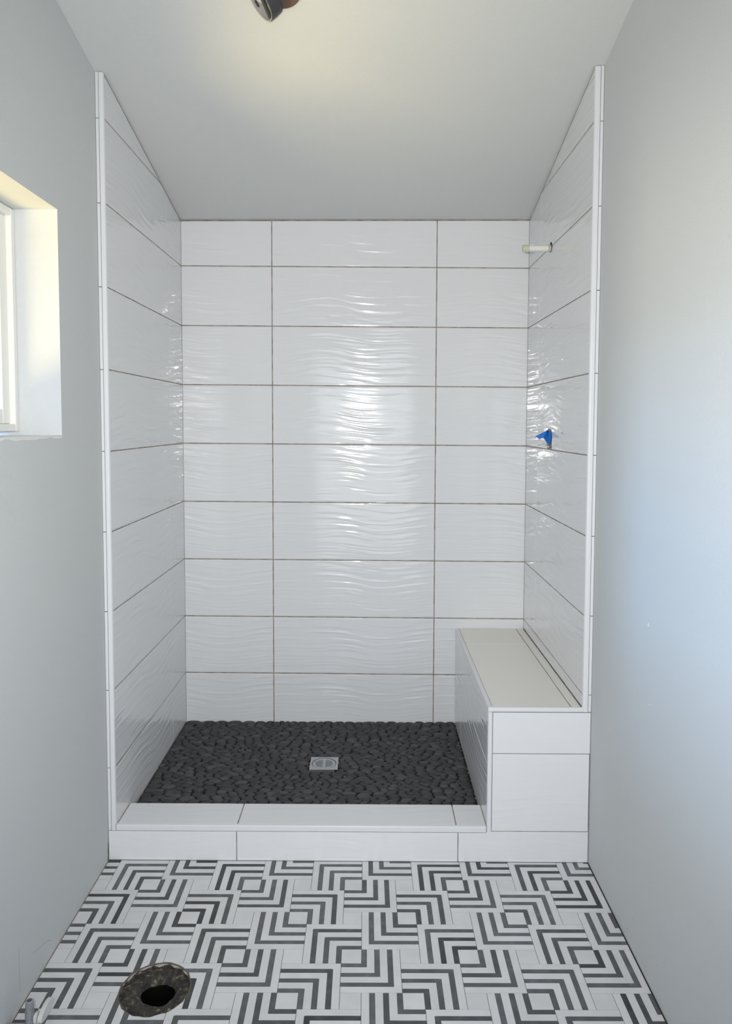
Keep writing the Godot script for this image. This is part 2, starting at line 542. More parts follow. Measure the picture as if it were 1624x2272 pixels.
	quad(sc, pts[0], pts[1], pts[3], pts[2], Vector3(0, -1, 0.22).normalized())
	quad(sc, pts[0] + up, pts[1] + up, pts[3] + up, pts[2] + up, Vector3(0, 1, -0.22).normalized())
	quad(sc, pts[0], pts[1], pts[1] + up, pts[0] + up, Vector3.FORWARD)
	quad(sc, pts[2], pts[3], pts[3] + up, pts[2] + up, Vector3.BACK)
	quad(sc, pts[0], pts[2], pts[2] + up, pts[0] + up, Vector3.LEFT)
	quad(sc, pts[1], pts[3], pts[3] + up, pts[1] + up, Vector3.RIGHT)
	var ce := own("ceiling", sc.commit(), M.ceiling_paint)
	tag(ce, "pale grey painted ceiling sloping down to the back of the shower", "ceiling", "structure")

	# rear wall with the doorway the photographer stands in
	var sr := new_st()
	for r in [[-0.1, 0.0, 0.28, 3.5], [1.24, 0.0, XR + 0.1, 3.5], [0.28, 2.1, 1.24, 3.5]]:
		box(sr, Vector3(maxf(r[0], XL), r[1], ZE), Vector3(minf(r[2], XR), r[3], ZE + 0.15))
	var rear := own("wall_rear", sr.commit(), M.paint)
	tag(rear, "pale grey rear wall of the bathroom with an open doorway", "wall", "structure")

# ------------------------------------------------------------------ the mosaic floor

var hole: PackedVector2Array       # in floor coordinates (x, -z)

func hole_outline(cx: float, cz: float, rx: float, rz: float, rough: float) -> PackedVector2Array:
	var n := FastNoiseLite.new()
	n.seed = 4; n.frequency = 1.6
	var out := PackedVector2Array()
	for i in 40:
		var a := TAU * i / 40
		var k := 1.0 + rough * n.get_noise_2d(cos(a) * 2.0, sin(a) * 2.0)
		out.append(Vector2(cx + rx * k * cos(a), -cz + rz * k * sin(a)))
	return out

func build_floor() -> void:
	hole = hole_outline(0.285, 1.507, 0.090, 0.094, 0.05)
	var hole_bed := hole_outline(0.285, 1.507, 0.087, 0.091, 0.05)
	# the screed, cut in two at the drain pipe so that each half is a simple outline
	var st := new_st()
	for r in [rect(XL, -ZE - 0.15, 0.285, 0.15), rect(0.285, -ZE - 0.15, XR, 0.15)]:
		for p in Geometry2D.clip_polygons(r, hole_bed):
			prism(st, p, facing_up(-0.0011), 0.12)
	var fl := own("floor", st.commit(), M.floor_bed)
	tag(fl, "bathroom floor of white and grey marble strip mosaic in a stepped chevron pattern", "floor", "structure")

	var S := 0.15717; var s := 0.342; var wt := 0.129; var dt := 0.0903
	var offs := [0.0, wt, wt + dt, 2 * wt + dt, 2 * wt + 2 * dt, 3 * wt + 2 * dt, 3 * wt + 3 * dt]
	var ph := -0.00583
	var room := rect(XL + 0.0035, -ZE, XR - 0.0035, -(D + 0.0014))
	var g := 0.0003
	var pieces := []          # [polygon, material, kind]
	var chev := func(k: int, ax: bool, az: bool, open: bool) -> PackedVector2Array:
		# a corner strip with its arms along both axes, corner at the tile corner chosen by ax, az; in units of S
		var a: float = offs[k] + g / S; var b: float = offs[k + 1] - g / S
		var e := 1.0 - 0.0006 / S
		var pts := []
		var rr := 0.03
		if k % 2 == 1 and not open:
			pts = [Vector2(a, e), Vector2(a, a + rr), Vector2(a + rr * 0.3, a + rr * 0.3), Vector2(a + rr, a), Vector2(e, a), Vector2(e, b), Vector2(b, b), Vector2(b, e)]
		elif k % 2 == 1:
			var m := (a + b) / 2
			pts = [Vector2(a, e - 0.03), Vector2(a, a), Vector2(e, a), Vector2(e, b), Vector2(b, b), Vector2(b, e - 0.03), Vector2(b - 0.012, e - 0.008), Vector2(m, e), Vector2(a + 0.012, e - 0.008)]
		else:
			var a0 := a if k > 0 else 0.0007 / S
			pts = [Vector2(a0, e), Vector2(a0, a0), Vector2(e, a0), Vector2(e, b), Vector2(b, b), Vector2(b, e)]
		var out := PackedVector2Array()
		for p in pts: out.append(Vector2(1.0 - p.x if ax else p.x, 1.0 - p.y if az else p.y))
		return out
	for ci in range(-4, 5):
		for cj in range(-2, 12):
			var o := Vector2(2 * ci, 2 * cj)
			# corner at far left, near right, far right, near left
			for t in [[Vector2(0, 0), false, false, false], [Vector2(1 - s, 1 - s), true, true, true], [Vector2(-s, 1), true, false, false], [Vector2(-1, 2 - s), false, true, true]]:
				for k in 6:
					var q := PackedVector2Array()
					for p in chev.call(k, t[1], t[2], t[3]): q.append(p + t[0] + o)
					pieces.append([q, k % 2])
			for t in [Vector2(1 - s, 1 - s), Vector2(-s, 2 - s), Vector2(1 - s, 2 - s), Vector2(-s, 1 - s)]:
				var q := PackedVector2Array()
				for p in rect(0.0006 / S, 0.0006 / S, s - 0.0006 / S, s - 0.0006 / S): q.append(p + t + o)
				pieces.append([q, 2])
	var far_w := new_st(); var far_d := new_st()
	var T := facing_up(0.0)
	for pc in pieces:
		var q := PackedVector2Array()
		for p in pc[0]:
			q.append(Vector2(0.647 + S * (p.x * cos(ph) - p.y * sin(ph)), -(1.25774 + S * (p.x * sin(ph) + p.y * cos(ph)))))
		for a in Geometry2D.intersect_polygons(q, room):
			for c in Geometry2D.clip_polygons(a, hole):
				if c.size() < 3: continue
				var top := -INF; var area := 0.0
				for i in c.size():
					top = maxf(top, c[i].y); area += c[i].cross(c[(i + 1) % c.size()]) / 2
				if absf(area) < 2e-6 or Geometry2D.triangulate_polygon(c).is_empty(): continue
				var dy := rng.randf_range(-0.0002, 0.0003)
				if top < -1.72:
					prism(far_d if pc[1] == 1 else far_w, c, T, 0.0011)
					continue
				var m: Material = M["dark_%d" % [0, 1, 1, 2, 2, 0, 3][rng.randi() % 7]] if pc[1] == 1 else M["white_%d" % (rng.randi() % 3)]
				put(["white_strip", "grey_strip", "white_square"][pc[1]], prism_mesh(c, facing_up(dy), 0.0011 + dy), m, fl)
	put("white_mosaic", far_w.commit(), M.white_0, fl).set_meta("kind", "stuff")
	put("grey_mosaic", far_d.commit(), M.dark_1, fl).set_meta("kind", "stuff")
	# the open joint at the foot of the right wall, full of dirt
	put("dirty_joint", prism_mesh(rect(XR - 0.0042, -ZE, XR - 0.0004, -D - 0.001), facing_up(0.0006), 0.0012), M.grime, fl)
	put("dirty_joint", prism_mesh(rect(XL + 0.0004, -1.5, XL + 0.003, -D - 0.001), facing_up(0.0004), 0.0012), M.grout, fl)

# ------------------------------------------------------------------ the shower floor

func half_plane(p: PackedVector2Array, n: Vector2, d: float) -> PackedVector2Array:   # keeps n.x <= d
	var out := PackedVector2Array()
	for i in p.size():
		var a := p[i]; var b := p[(i + 1) % p.size()]
		var da := n.dot(a) - d; var db := n.dot(b) - d
		if da <= 0.0: out.append(a)
		if da * db < 0.0: out.append(a + (b - a) * (da / (da - db)))
	return out

func centroid(p: PackedVector2Array) -> Vector2:
	var c := Vector2.ZERO; var s := 0.0
	for i in p.size():
		var k := p[i].cross(p[(i + 1) % p.size()])
		c += (p[i] + p[(i + 1) % p.size()]) * k
		s += k
	return c / (3.0 * s) if absf(s) > 1e-12 else p[0]

const DX0 := 0.5915
const DX1 := 0.7015
const DZ0 := 0.370
const DZ1 := 0.480

func pan_y(x: float, z: float) -> float:
	return PAN - 0.004 + 0.004 * minf(1.0, Vector2(x - 0.646, z - 0.425).length() / 0.5)

func pebble(st: SurfaceTool, cell: PackedVector2Array, y: float, high: float) -> void:
	for it in 2:
		var q := PackedVector2Array()
		for i in cell.size():
			var a := cell[i]; var b := cell[(i + 1) % cell.size()]
			q.append(a.lerp(b, 0.25)); q.append(a.lerp(b, 0.75))
		cell = q
	var c := centroid(cell)
	# sixteen points at even spacing round the outline
	var total := 0.0
	for i in cell.size(): total += cell[i].distance_to(cell[(i + 1) % cell.size()])
	var ring := PackedVector2Array()
	var i := 0; var left := 0.0
	for k in 16:
		var want := total * k / 16.0
		while left + cell[i].distance_to(cell[(i + 1) % cell.size()]) < want:
			left += cell[i].distance_to(cell[(i + 1) % cell.size()]); i += 1
		var d := cell[i].distance_to(cell[(i + 1) % cell.size()])
		ring.append(cell[i].lerp(cell[(i + 1) % cell.size()], (want - left) / d) - c)
	# a pebble is rounder than the space it lies in: half way to the oval of the same spread
	var mxx := 0.0; var myy := 0.0; var mxy := 0.0
	for p in ring:
		mxx += p.x * p.x / 16.0; myy += p.y * p.y / 16.0; mxy += p.x * p.y / 16.0
	var turn := 0.5 * atan2(2.0 * mxy, mxx - myy)
	var big := sqrt(maxf(1e-8, (mxx + myy) / 2 + sqrt((mxx - myy) * (mxx - myy) / 4 + mxy * mxy)) * 2.0)
	var small := sqrt(maxf(1e-8, (mxx + myy) / 2 - sqrt((mxx - myy) * (mxx - myy) / 4 + mxy * mxy)) * 2.0)
	for k in 16:
		var d := ring[k].rotated(-turn)
		var a := Vector2(d.x / big, d.y / small).angle()
		ring[k] = ring[k].lerp(Vector2(big * cos(a), small * sin(a)).rotated(turn) * 0.97, 0.6)
	var tilt := Vector2(rng.randf_range(-0.05, 0.05), rng.randf_range(-0.05, 0.05))
	var base := []
	for lv in [[0.90, 0.0], [1.0, 0.34], [0.94, 0.62], [0.77, 0.86], [0.42, 0.98]]:
		for p in ring:
			var r: Vector2 = p * lv[0]
			base.append(Vector3(c.x + r.x, y + high * lv[1] + (r.dot(tilt) if lv[1] > 0.3 else 0.0), c.y + r.y))
	base.append(Vector3(c.x, y + high, c.y))
	# smooth normals from the summed faces
	var norm := []
	norm.resize(base.size()); norm.fill(Vector3.ZERO)
	var faces := []
	for l in 4:
		for k in 16:
			var a := l * 16 + k; var b := l * 16 + (k + 1) % 16
			faces.append([a, b, b + 16]); faces.append([a, b + 16, a + 16])
	for k in 16: faces.append([64 + k, 64 + (k + 1) % 16, 80])
	for f in faces:
		var n: Vector3 = (base[f[1]] - base[f[0]]).cross(base[f[2]] - base[f[0]])
		var mid: Vector3 = (base[f[0]] + base[f[1]] + base[f[2]]) / 3.0 - Vector3(c.x, y + high * 0.3, c.y)
		if n.dot(mid) < 0.0: n = -n
		for j in f: norm[j] += n
	for f in faces:
		var mid: Vector3 = norm[f[0]] + norm[f[1]] + norm[f[2]]
		var o: Array = f
		if (base[f[1]] - base[f[0]]).cross(base[f[2]] - base[f[0]]).dot(mid) > 0.0: o = [f[0], f[2], f[1]]
		for j in o:
			st.set_normal(norm[j].normalized()); st.add_vertex(base[j])

func build_pan() -> void:
	var x1 := 1.2065; var z1 := 0.8035
	var pan := own("shower_floor", box_mesh(Vector3(0.0, 0.0, 0.0), Vector3(x1 + 0.01, PAN - 0.0140, z1)), M.bed)
	tag(pan, "shower floor of tightly packed flat charcoal pebbles around a square drain", "floor", "structure")
	var sx := 2.1
	var n := 1180
	var wx := x1 / sx
	var pts := PackedVector2Array()
	for i in n: pts.append(Vector2(rng.randf() * wx, rng.randf() * z1))
	var cells := []
	var gs := 0.04
	for it in 4:
		var grid := {}
		for i in n:
			var key := Vector2i(int(pts[i].x / gs), int(pts[i].y / gs))
			if not grid.has(key): grid[key] = []
			grid[key].append(i)
		cells.clear()
		var moved := PackedVector2Array()
		for i in n:
			var p := pts[i]
			var cell := rect(maxf(0.0, p.x - 0.08), maxf(0.0, p.y - 0.08), minf(wx, p.x + 0.08), minf(z1, p.y + 0.08))
			var key := Vector2i(int(p.x / gs), int(p.y / gs))
			for gx in range(-2, 3):
				for gy in range(-2, 3):
					for j in grid.get(key + Vector2i(gx, gy), []):
						if j == i: continue
						var d: Vector2 = pts[j] - p
						if d.length_squared() < 1e-10: continue
						cell = half_plane(cell, d.normalized(), d.normalized().dot(p) + d.length() / 2)
			cells.append(cell)
			moved.append(centroid(cell) if cell.size() > 2 else p)
		if it < 3:
			for i in n: pts[i] = pts[i].lerp(moved[i], 0.8)
	var plate := rect(DX0 - 0.003, DZ0 - 0.003, DX1 + 0.003, DZ1 + 0.003)
	var all := []
	for cell in cells:
		if cell.size() < 3: continue
		var q := PackedVector2Array()
		for p in cell: q.append(Vector2(p.x * sx, p.y))
		var best := PackedVector2Array(); var most := 0.0
		for c in Geometry2D.clip_polygons(ccw(q), plate):
			var area := 0.0
			for i in c.size(): area += c[i].cross(c[(i + 1) % c.size()]) / 2
			if area > most: most = area; best = c
		if most < 1.3e-4: continue
		best = Geometry2D.convex_hull(best)
		best.remove_at(best.size() - 1)
		var ins: Array = Geometry2D.offset_polygon(best, -rng.randf_range(0.0003, 0.0013))
		if ins.is_empty(): continue
		all.append([centroid(ins[0]), ccw(ins[0])])
	all.sort_custom(func(a, b): return a[0].y > b[0].y)
	var rest := [new_st(), new_st(), new_st()]
	for k in all.size():
		var c: Vector2 = all[k][0]
		var cell: PackedVector2Array = all[k][1]
		# keep every pebble inside the pan
		for lim in [[Vector2(-1, 0), -0.001], [Vector2(1, 0), x1 - 0.001], [Vector2(0, -1), -0.001], [Vector2(0, 1), z1 - 0.001]]:
			cell = half_plane(cell, lim[0], lim[1])
		var high := rng.randf_range(0.0105, 0.0145)
		var y := pan_y(c.x, c.y) - 0.0105
		var m: int = [0, 0, 1, 1, 1, 2][rng.randi() % 6]
		if k < 300:
			var st := new_st()
			pebble(st, cell, y, high)
			put("pebble", st.commit(), M["pebble_%d" % m], pan)
		else:
			pebble(rest[m], cell, y, high)
	# one mesh of three tones for the pebbles beyond the nearest three hundred
	var mesh := ArrayMesh.new()
	for i in 3:
		rest[i].set_material(M["pebble_%d" % i])
		rest[i].commit(mesh)
	var o := MeshInstance3D.new()
	o.name = "pebbles"
	o.mesh = mesh
	o.set_meta("kind", "stuff")
	pan.add_child(o, true)

func build_drain() -> void:
	var y := PAN + 0.0015
	var c := Vector3((DX0 + DX1) / 2, y, (DZ0 + DZ1) / 2)
	var d := root_of("floor_drain", c)
	tag(d, "square brushed metal drain with a round slotted grate set among the dark pebbles", "drain")
	var hw := 0.055; var r := 0.048
	# the plate with its round opening
	var st := new_st()
	var n := 48
	for i in n:
		var a := TAU * i / n; var b := TAU * (i + 1) / n
		var pa := Vector2(cos(a), sin(a)); var pb := Vector2(cos(b), sin(b))
		var qa := pa * hw / maxf(absf(pa.x), absf(pa.y)); var qb := pb * hw / maxf(absf(pb.x), absf(pb.y))
		quad(st, Vector3(pa.x * r, 0, pa.y * r), Vector3(pb.x * r, 0, pb.y * r), Vector3(qb.x, 0, qb.y), Vector3(qa.x, 0, qa.y), Vector3.UP)
		quad(st, Vector3(pa.x * r, 0, pa.y * r), Vector3(pb.x * r, 0, pb.y * r), Vector3(pb.x * r, -0.006, pb.y * r), Vector3(pa.x * r, -0.006, pa.y * r), -Vector3(pa.x, 0, pa.y))
		var side := Vector3(signf(qa.x) if absf(qa.x) >= absf(qa.y) - 1e-5 else 0.0, 0, 0)
		if side == Vector3.ZERO: side = Vector3(0, 0, signf(qa.y))
		quad(st, Vector3(qa.x, 0, qa.y), Vector3(qb.x, 0, qb.y), Vector3(qb.x, -0.012, qb.y), Vector3(qa.x, -0.012, qa.y), side)
	put("plate", st.commit(), M.steel, d)
	put("grate_rim", lathe_mesh([Vector2(0.0455, -0.006), Vector2(0.0455, -0.0012), Vector2(0.0448, -0.0006), Vector2(0.0358, -0.0006), Vector2(0.0350, -0.0012), Vector2(0.0350, -0.005)], Transform3D.IDENTITY, 40), M.steel, d)
	put("bar", box_mesh(Vector3(-0.005, -0.0045, -0.0356), Vector3(0.005, -0.0006, 0.0356), 0.0005), M.steel, d)
	for k in range(-3, 3):
		var z := (k + 0.5) * 0.0112
		var half := sqrt(0.0358 * 0.0358 - z * z)
		put("bar", box_mesh(Vector3(-half, -0.0045, z - 0.0023), Vector3(half, -0.0008, z + 0.0023), 0.0005), M.steel, d)
	put("sump", lathe_mesh([Vector2(0.0350, -0.0045), Vector2(0.0350, -0.0155), Vector2(0.0, -0.0157)], Transform3D.IDENTITY, 32), M.black, d)
	put("groove", lathe_mesh([Vector2(0.0482, -0.0030), Vector2(0.0450, -0.0032)], Transform3D.IDENTITY, 40), M.black, d)

# ------------------------------------------------------------------ curb and bench

func build_curb() -> void:
	var zb := 0.8035
	var st := new_st()
	box(st, Vector3(XL + 0.001, 0, zb + 0.008), Vector3(XR - 0.001, CURB - 0.0018, D - 0.0025))
	var cu := own("shower_curb", st.commit(), M.grout)
	tag(cu, "low white tiled curb across the front of the shower, with a rounded edge trim", "curb", "structure")
	var xs := [XL + 0.0015, 0.3927, 1.1136, XR - 0.0025]
	for i in 3:
		var p := rect(xs[i] + (0.0013 if i > 0 else 0.0), 0.0003, xs[i + 1] - (0.0013 if i < 2 else 0.0), 0.0972)
		if i == 2:      # under the bench this tile stands a little higher
			p = PackedVector2Array([p[0], p[1], Vector2(p[1].x, 0.1014), Vector2(1.2070, 0.1014), Vector2(1.2055, 0.0972), p[3]])
		tile_piece(cu, p, facing_front(D + 0.0006), Vector2([xs[1] - TL, xs[1], xs[2]][i], -0.06), false, "tile_soft", 0.006)
	var xt := [0.0028, 0.3945, 1.1085, 1.2050]
	for i in 3:
		var p := rect(xt[i] + (0.0016 if i > 0 else 0.0), -(D - 0.0115), xt[i + 1] - (0.0016 if i < 2 else 0.0), -zb)
		tile_piece(cu, p, facing_up(CURB), Vector2([xt[1] - TL, xt[1], xt[2]][i], -D - 0.02), false, "tile_soft", 0.006)
	put("tile", prism_mesh(rect(-1.2045, PAN - 0.012, -0.002, CURB - 0.008), Transform3D(Basis(Vector3.LEFT, Vector3.UP, Vector3.FORWARD), Vector3(0, 0, zb)), 0.008, 0.0008), M.tile_flat, cu)
	# rounded front edge: outline in (z, y), run along x
	put("edge_trim", edge_bar(Vector3(0.0018, 0, 0), 1.2022, D + 0.0012, CURB + 0.0008, 0.0105, 0.0186), M.trim, cu)

# a trim along x whose upper front corner is rounded; front face at z, top at y
func edge_bar(at: Vector3, length: float, z: float, y: float, deep: float, high: float) -> Mesh:
	var pts := PackedVector2Array()
	var r := 0.005
	# local x = z, local y = y, extruded along -x from the right end
	pts.append(Vector2(z - deep, y - high)); pts.append(Vector2(z, y - high))
	for i in 5:
		var t := PI / 2 * i / 4
		pts.append(Vector2(z - r + r * cos(t), y - r + r * sin(t)))
	pts.append(Vector2(z - deep, y))
	var T := Transform3D(Basis(Vector3.BACK, Vector3.UP, Vector3.LEFT), Vector3(at.x, 0, 0))
	return prism_mesh(pts, T, length, 0.0, Vector2.ZERO, Vector2.ONE, true)


func build_bench() -> void:
	var x0 := 1.2065; var top := 0.513
	var st := new_st()
	box(st, Vector3(x0 + 0.0075, PAN - 0.012, 0.0015), Vector3(W + 0.004, top - 0.0022, D - 0.0085))
	box(st, Vector3(W + 0.004, 0.1022, D - 0.03), Vector3(XR - 0.003, 0.4985, D - 0.0085))
	var be := own("shower_bench", st.commit(), M.grout)
	tag(be, "built-in white tiled shower bench along the right wall", "bench")
	# front
	tile_piece(be, rect(1.2222, 0.3628, XR - 0.0016, 0.4972), facing_front(D + 0.0002), Vector2(1.2222, 0.36), false, "tile_soft")
	tile_piece(be, rect(1.2222, 0.1038, XR - 0.0034, 0.3602), facing_front(D + 0.0002), Vector2(1.2222, 0.1052), true, "tile_soft")
	# side towards the drain
	for r in [[0.0845, 0.3235], [0.3265, 0.4995]]:
		for c in [[0.002, 0.2285], [0.2315, 0.9345]]:
			tile_piece(be, rect(c[0], r[0] if c[0] < 0.5 else r[0], c[1], r[1]), facing_left(x0), Vector2(c[0], r[0]), false)
	# seat
	tile_piece(be, rect(1.2222, -(D - 0.0115), 1.4742, -0.2418), facing_up(top), Vector2(1.22, 0), false, "tile_flat")
	tile_piece(be, rect(1.2222, -0.2404, 1.4742, -0.003), facing_up(top), Vector2(1.22, 0), false, "tile_flat")
	tile_piece(be, rect(1.4778, -(D - 0.0115), 1.5072, -0.003), facing_up(top), Vector2(1.22, 0), false, "tile_flat")
	# trims: upright corner, front edge, side edge
	var up := PackedVector2Array()
	up.append(Vector2(x0 + 0.0135, -(D - 0.010))); up.append(Vector2(x0 + 0.0135, -(D + 0.0012)))
	for i in 5:
		var t := PI / 2 * i / 4
		up.append(Vector2(x0 + 0.005 - 0.005 * sin(t), -(D + 0.0012 - 0.005 + 0.005 * cos(t))))
	up.append(Vector2(x0, -(D - 0.010)))
	put("edge_trim", prism_mesh(up, facing_up(0.4995), 0.4005, 0.0, Vector2.ZERO, Vector2.ONE, true), M.trim, be)
	put("edge_trim", edge_bar(Vector3(x0 + 0.0002, 0, 0), 0.3045, D + 0.0014, top + 0.0012, 0.0105, 0.0130), M.trim, be)
	var sd := PackedVector2Array()
	sd.append(Vector2(x0 + 0.0135, top - 0.012)); sd.append(Vector2(x0 + 0.0135, top + 0.001))
	for i in 5:
		var t := PI / 2 * i / 4
		sd.append(Vector2(x0 + 0.005 - 0.005 * sin(t), top + 0.001 - 0.005 + 0.005 * cos(t)))
	sd.append(Vector2(x0, top - 0.012))
	put("edge_trim", prism_mesh(sd, facing_front(D - 0.0095), D - 0.0115, 0.0, Vector2.ZERO, Vector2.ONE, true), M.trim, be)

# ------------------------------------------------------------------ window

func build_window() -> void:
	var z0 := 1.2505; var z1 := 2.1485; var y0 := 1.3895; var y1 := 2.001
	var wn := root_of("window_1", Vector3(-0.15, y0, (z0 + z1) / 2))
	tag(wn, "white vinyl window deep in the left wall, bright daylight behind it", "window", "structure")
	var at := -wn.position
	# frames as four bars: [depth of front face, inner margin from the opening, outer margin]
	for fr in [["frame", -0.143, 0.0, 0.020, 0.05], ["sash", -0.158, 0.0205, 0.060, 0.03]]:
		var a: float = fr[2]; var b: float = fr[3]; var xf: float = fr[1]; var th: float = fr[4]
		var lift := 0.012 if fr[0] == "frame" else 0.012
		for r in [[z0 + a, y0 + a + lift, z0 + b, y1 - a], [z1 - b, y0 + a + lift, z1 - a, y1 - a], [z0 + b, y1 - b, z1 - b, y1 - a], [z0 + b, y0 + a + lift, z1 - b, y0 + b + lift]]:
			var T := facing_right(xf)
			T.origin += at
			put(fr[0], prism_mesh(rect(-r[2], r[1], -r[0], r[3]), T, th, 0.002, Vector2.ZERO, Vector2.ONE, true), M.vinyl, wn)
	var Tg := facing_right(-0.172)
	Tg.origin += at
	put("pane", prism_mesh(rect(-z1 + 0.058, y0 + 0.068, -z0 - 0.058, y1 - 0.058), Tg, 0.003), M.glass, wn)
	# rough sill board
	var p := PackedVector2Array([Vector2(XL - 0.125, -z1), Vector2(XL - 0.002, -z1), Vector2(XL - 0.001, -1.62), Vector2(XL - 0.004, -1.55), Vector2(XL - 0.001, -1.5), Vector2(XL - 0.012, -1.43), Vector2(XL - 0.008, -1.36), Vector2(XL - 0.03, -1.31), Vector2(XL - 0.05, -1.28), Vector2(XL - 0.125, -1.27)])
	var Ts := facing_up(y0 + 0.002)
	Ts.origin += at
	put("sill", prism_mesh(p, Ts, 0.0033), M.plaster, wn)

# ------------------------------------------------------------------ fittings

func build_fittings() -> void:
	# water pipe for the shower head
	var yb := 2.0925; var zb := 0.40
	var pipe := root_of("shower_pipe", Vector3(W, yb, zb))
	tag(pipe, "short white capped pipe stub sticking out of the upper right shower wall", "pipe")
	var T := along(Vector3(-1, -0.012, 0.0), Vector3.ZERO)
	put("stub", lathe_mesh([Vector2(0.0, 0.0845), Vector2(0.0118, 0.0845), Vector2(0.0118, 0.0), Vector2(0.0, 0.0)], T), M.pvc, pipe)
	put("cap", lathe_mesh([Vector2(0.0, 0.107), Vector2(0.0125, 0.107), Vector2(0.0138, 0.1055), Vector2(0.0138, 0.084), Vector2(0.0119, 0.083)], T), M.collar, pipe)
	put("hole", lathe_mesh([Vector2(0.0, 0.0009), Vector2(0.0185, 0.0009), Vector2(0.0195, 0.0002)], along(Vector3(-1, 0, 0), Vector3(0, 0.0035, 0.002))), M.cavity, pipe)
	put("putty", lathe_mesh([Vector2(0.0, 0.012), Vector2(0.0132, 0.0105), Vector2(0.0145, 0.005), Vector2(0.0145, 0.001)], along(Vector3(-1, 0, 0), Vector3(0, -0.0005, 0.001)), 9), M.mortar, pipe)

	# blue tape hanging out of the valve hole
	var front := [Vector3(1.5085, 1.4014, 0.4065), Vector3(1.5080, 1.3918, 0.4654), Vector3(1.5085, 1.361, 0.4605), Vector3(1.5085, 1.3425, 0.433), Vector3(1.5080, 1.3507, 0.3985), Vector3(1.4918, 1.3719, 0.41), Vector3(1.5035, 1.3997, 0.41)]
	var flap := [Vector3(1.5035, 1.3997, 0.41), Vector3(1.4588, 1.3762, 0.412), Vector3(1.4600, 1.3728, 0.412), Vector3(1.4658, 1.3739, 0.41), Vector3(1.4715, 1.3690, 0.41), Vector3(1.4765, 1.3652, 0.41), Vector3(1.4815, 1.3695, 0.41), Vector3(1.4918, 1.3719, 0.41)]
	var st := new_st()
	for f in [[front, Vector3(-0.9, 0, 0.4)], [flap, Vector3(-0.3, 0.1, 1.0)]]:
		var vs: Array = f[0]
		var mid := Vector3.ZERO
		for v in vs: mid += v / vs.size()
		var n: Vector3 = f[1].normalized()
		for i in vs.size():
			var a: Vector3 = vs[i]; var b: Vector3 = vs[(i + 1) % vs.size()]
			tri(st, mid, a, b, n)
			tri(st, mid - n * 0.0005, a - n * 0.0005, b - n * 0.0005, -n)
			quad(st, a, b, b - n * 0.0005, a - n * 0.0005, (a + b - mid * 2).normalized())
	var tp := own("masking_tape", st.commit(), M.tape)
	tag(tp, "torn piece of blue masking tape over the valve hole in the right shower wall", "tape")

	# open toilet drain in the floor
	var dr := root_of("toilet_drain", Vector3(0.285, 0, 1.507))
	tag(dr, "rough open drain hole with a dirty pipe mouth broken through the mosaic floor", "drain")
	var n2 := FastNoiseLite.new()
	n2.seed = 31; n2.frequency = 22.0; n2.fractal_octaves = 3
	var rows := []
	var outer := hole_outline(0.0, 0.0, 0.0895, 0.0935, 0.05)
	for lv in [[1.0, -0.0008], [0.985, -0.005], [0.93, -0.007], [0.86, -0.006], [0.78, -0.007], [0.72, -0.008], [0.66, -0.013], [0.57, -0.017]]:
		var row := []
		for k in 40:
			var p: Vector2 = outer[k] * lv[0]
			var sh: float = (1.0 - lv[0]) / 0.43
			var inner := Vector2(0.008, -0.002) + Vector2.from_angle(TAU * k / 40) * Vector2(0.043, 0.036)
			var q := p.lerp(inner, sh * sh)
			var bump := n2.get_noise_2d(q.x, q.y) * (0.006 if lv[0] < 0.98 else 0.0005)
			row.append(Vector3(q.x, lv[1] + bump, -q.y))
		rows.append(row)
	put("broken_concrete", grid_mesh(flip_rows(rows), true), M.dirt, dr)
	var prow := []
	for lv in [[1.0, 0.0], [0.95, -0.012], [0.92, -0.05], [0.9, -0.11]]:
		var row := []
		for k in 40:
			var q: Vector2 = Vector2(0.008, -0.002) + Vector2.from_angle(TAU * k / 40) * Vector2(0.043, 0.036) * lv[0]
			row.append(Vector3(q.x, rows[7][k].y + lv[1], -q.y))
		prow.append(row)
	put("pipe", grid_mesh(flip_rows(prow), true), M.black, dr)
	put("pipe_bottom", lathe_mesh([Vector2(0.05, -0.118), Vector2(0.0, -0.12)], Transform3D(Basis.IDENTITY, Vector3(0.008, 0, 0.002)), 20), M.black, dr)
	put("mortar_rim", mortar_rim(), M.mortar, dr)

	# angle stop for the toilet supply
	var vv := root_of("stop_valve", Vector3(0.03, 0.0, 1.650))
	tag(vv, "grey angle stop valve with an oval handle beside the left wall", "valve")
	put("outlet", lathe_mesh([Vector2(0.0, 0.060), Vector2(0.0055, 0.060), Vector2(0.0055, 0.0755), Vector2(0.0075, 0.0755), Vector2(0.0092, 0.074), Vector2(0.0095, 0.060), Vector2(0.0088, 0.058), Vector2(0.0088, 0.052)], Transform3D(Basis.IDENTITY, Vector3(0, 0, -0.006)), 24), M.chrome, vv)
	put("body", lathe_mesh([Vector2(0.0, 0.053), Vector2(0.0102, 0.052), Vector2(0.0108, 0.035), Vector2(0.0098, 0.033), Vector2(0.0098, 0.018), Vector2(0.0085, 0.0165), Vector2(0.0085, 0.0)], Transform3D(Basis.IDENTITY, Vector3(0, 0, -0.006)), 24), M.chrome, vv)
	put("wall_pipe", lathe_mesh([Vector2(0.0075, -0.053), Vector2(0.0075, 0.0)], along(Vector3(1, 0, 0), Vector3(0, 0.010, -0.006)), 20), M.chrome, vv)
	put("bonnet", lathe_mesh([Vector2(0.006, 0.008), Vector2(0.0105, 0.010), Vector2(0.0125, 0.012), Vector2(0.0125, 0.016), Vector2(0.010, 0.018), Vector2(0.004, 0.018), Vector2(0.004, 0.026)], along(Vector3(1, 0, 0), Vector3(0, 0.03, -0.010)), 24), M.handle, vv)
	var hp := PackedVector2Array()
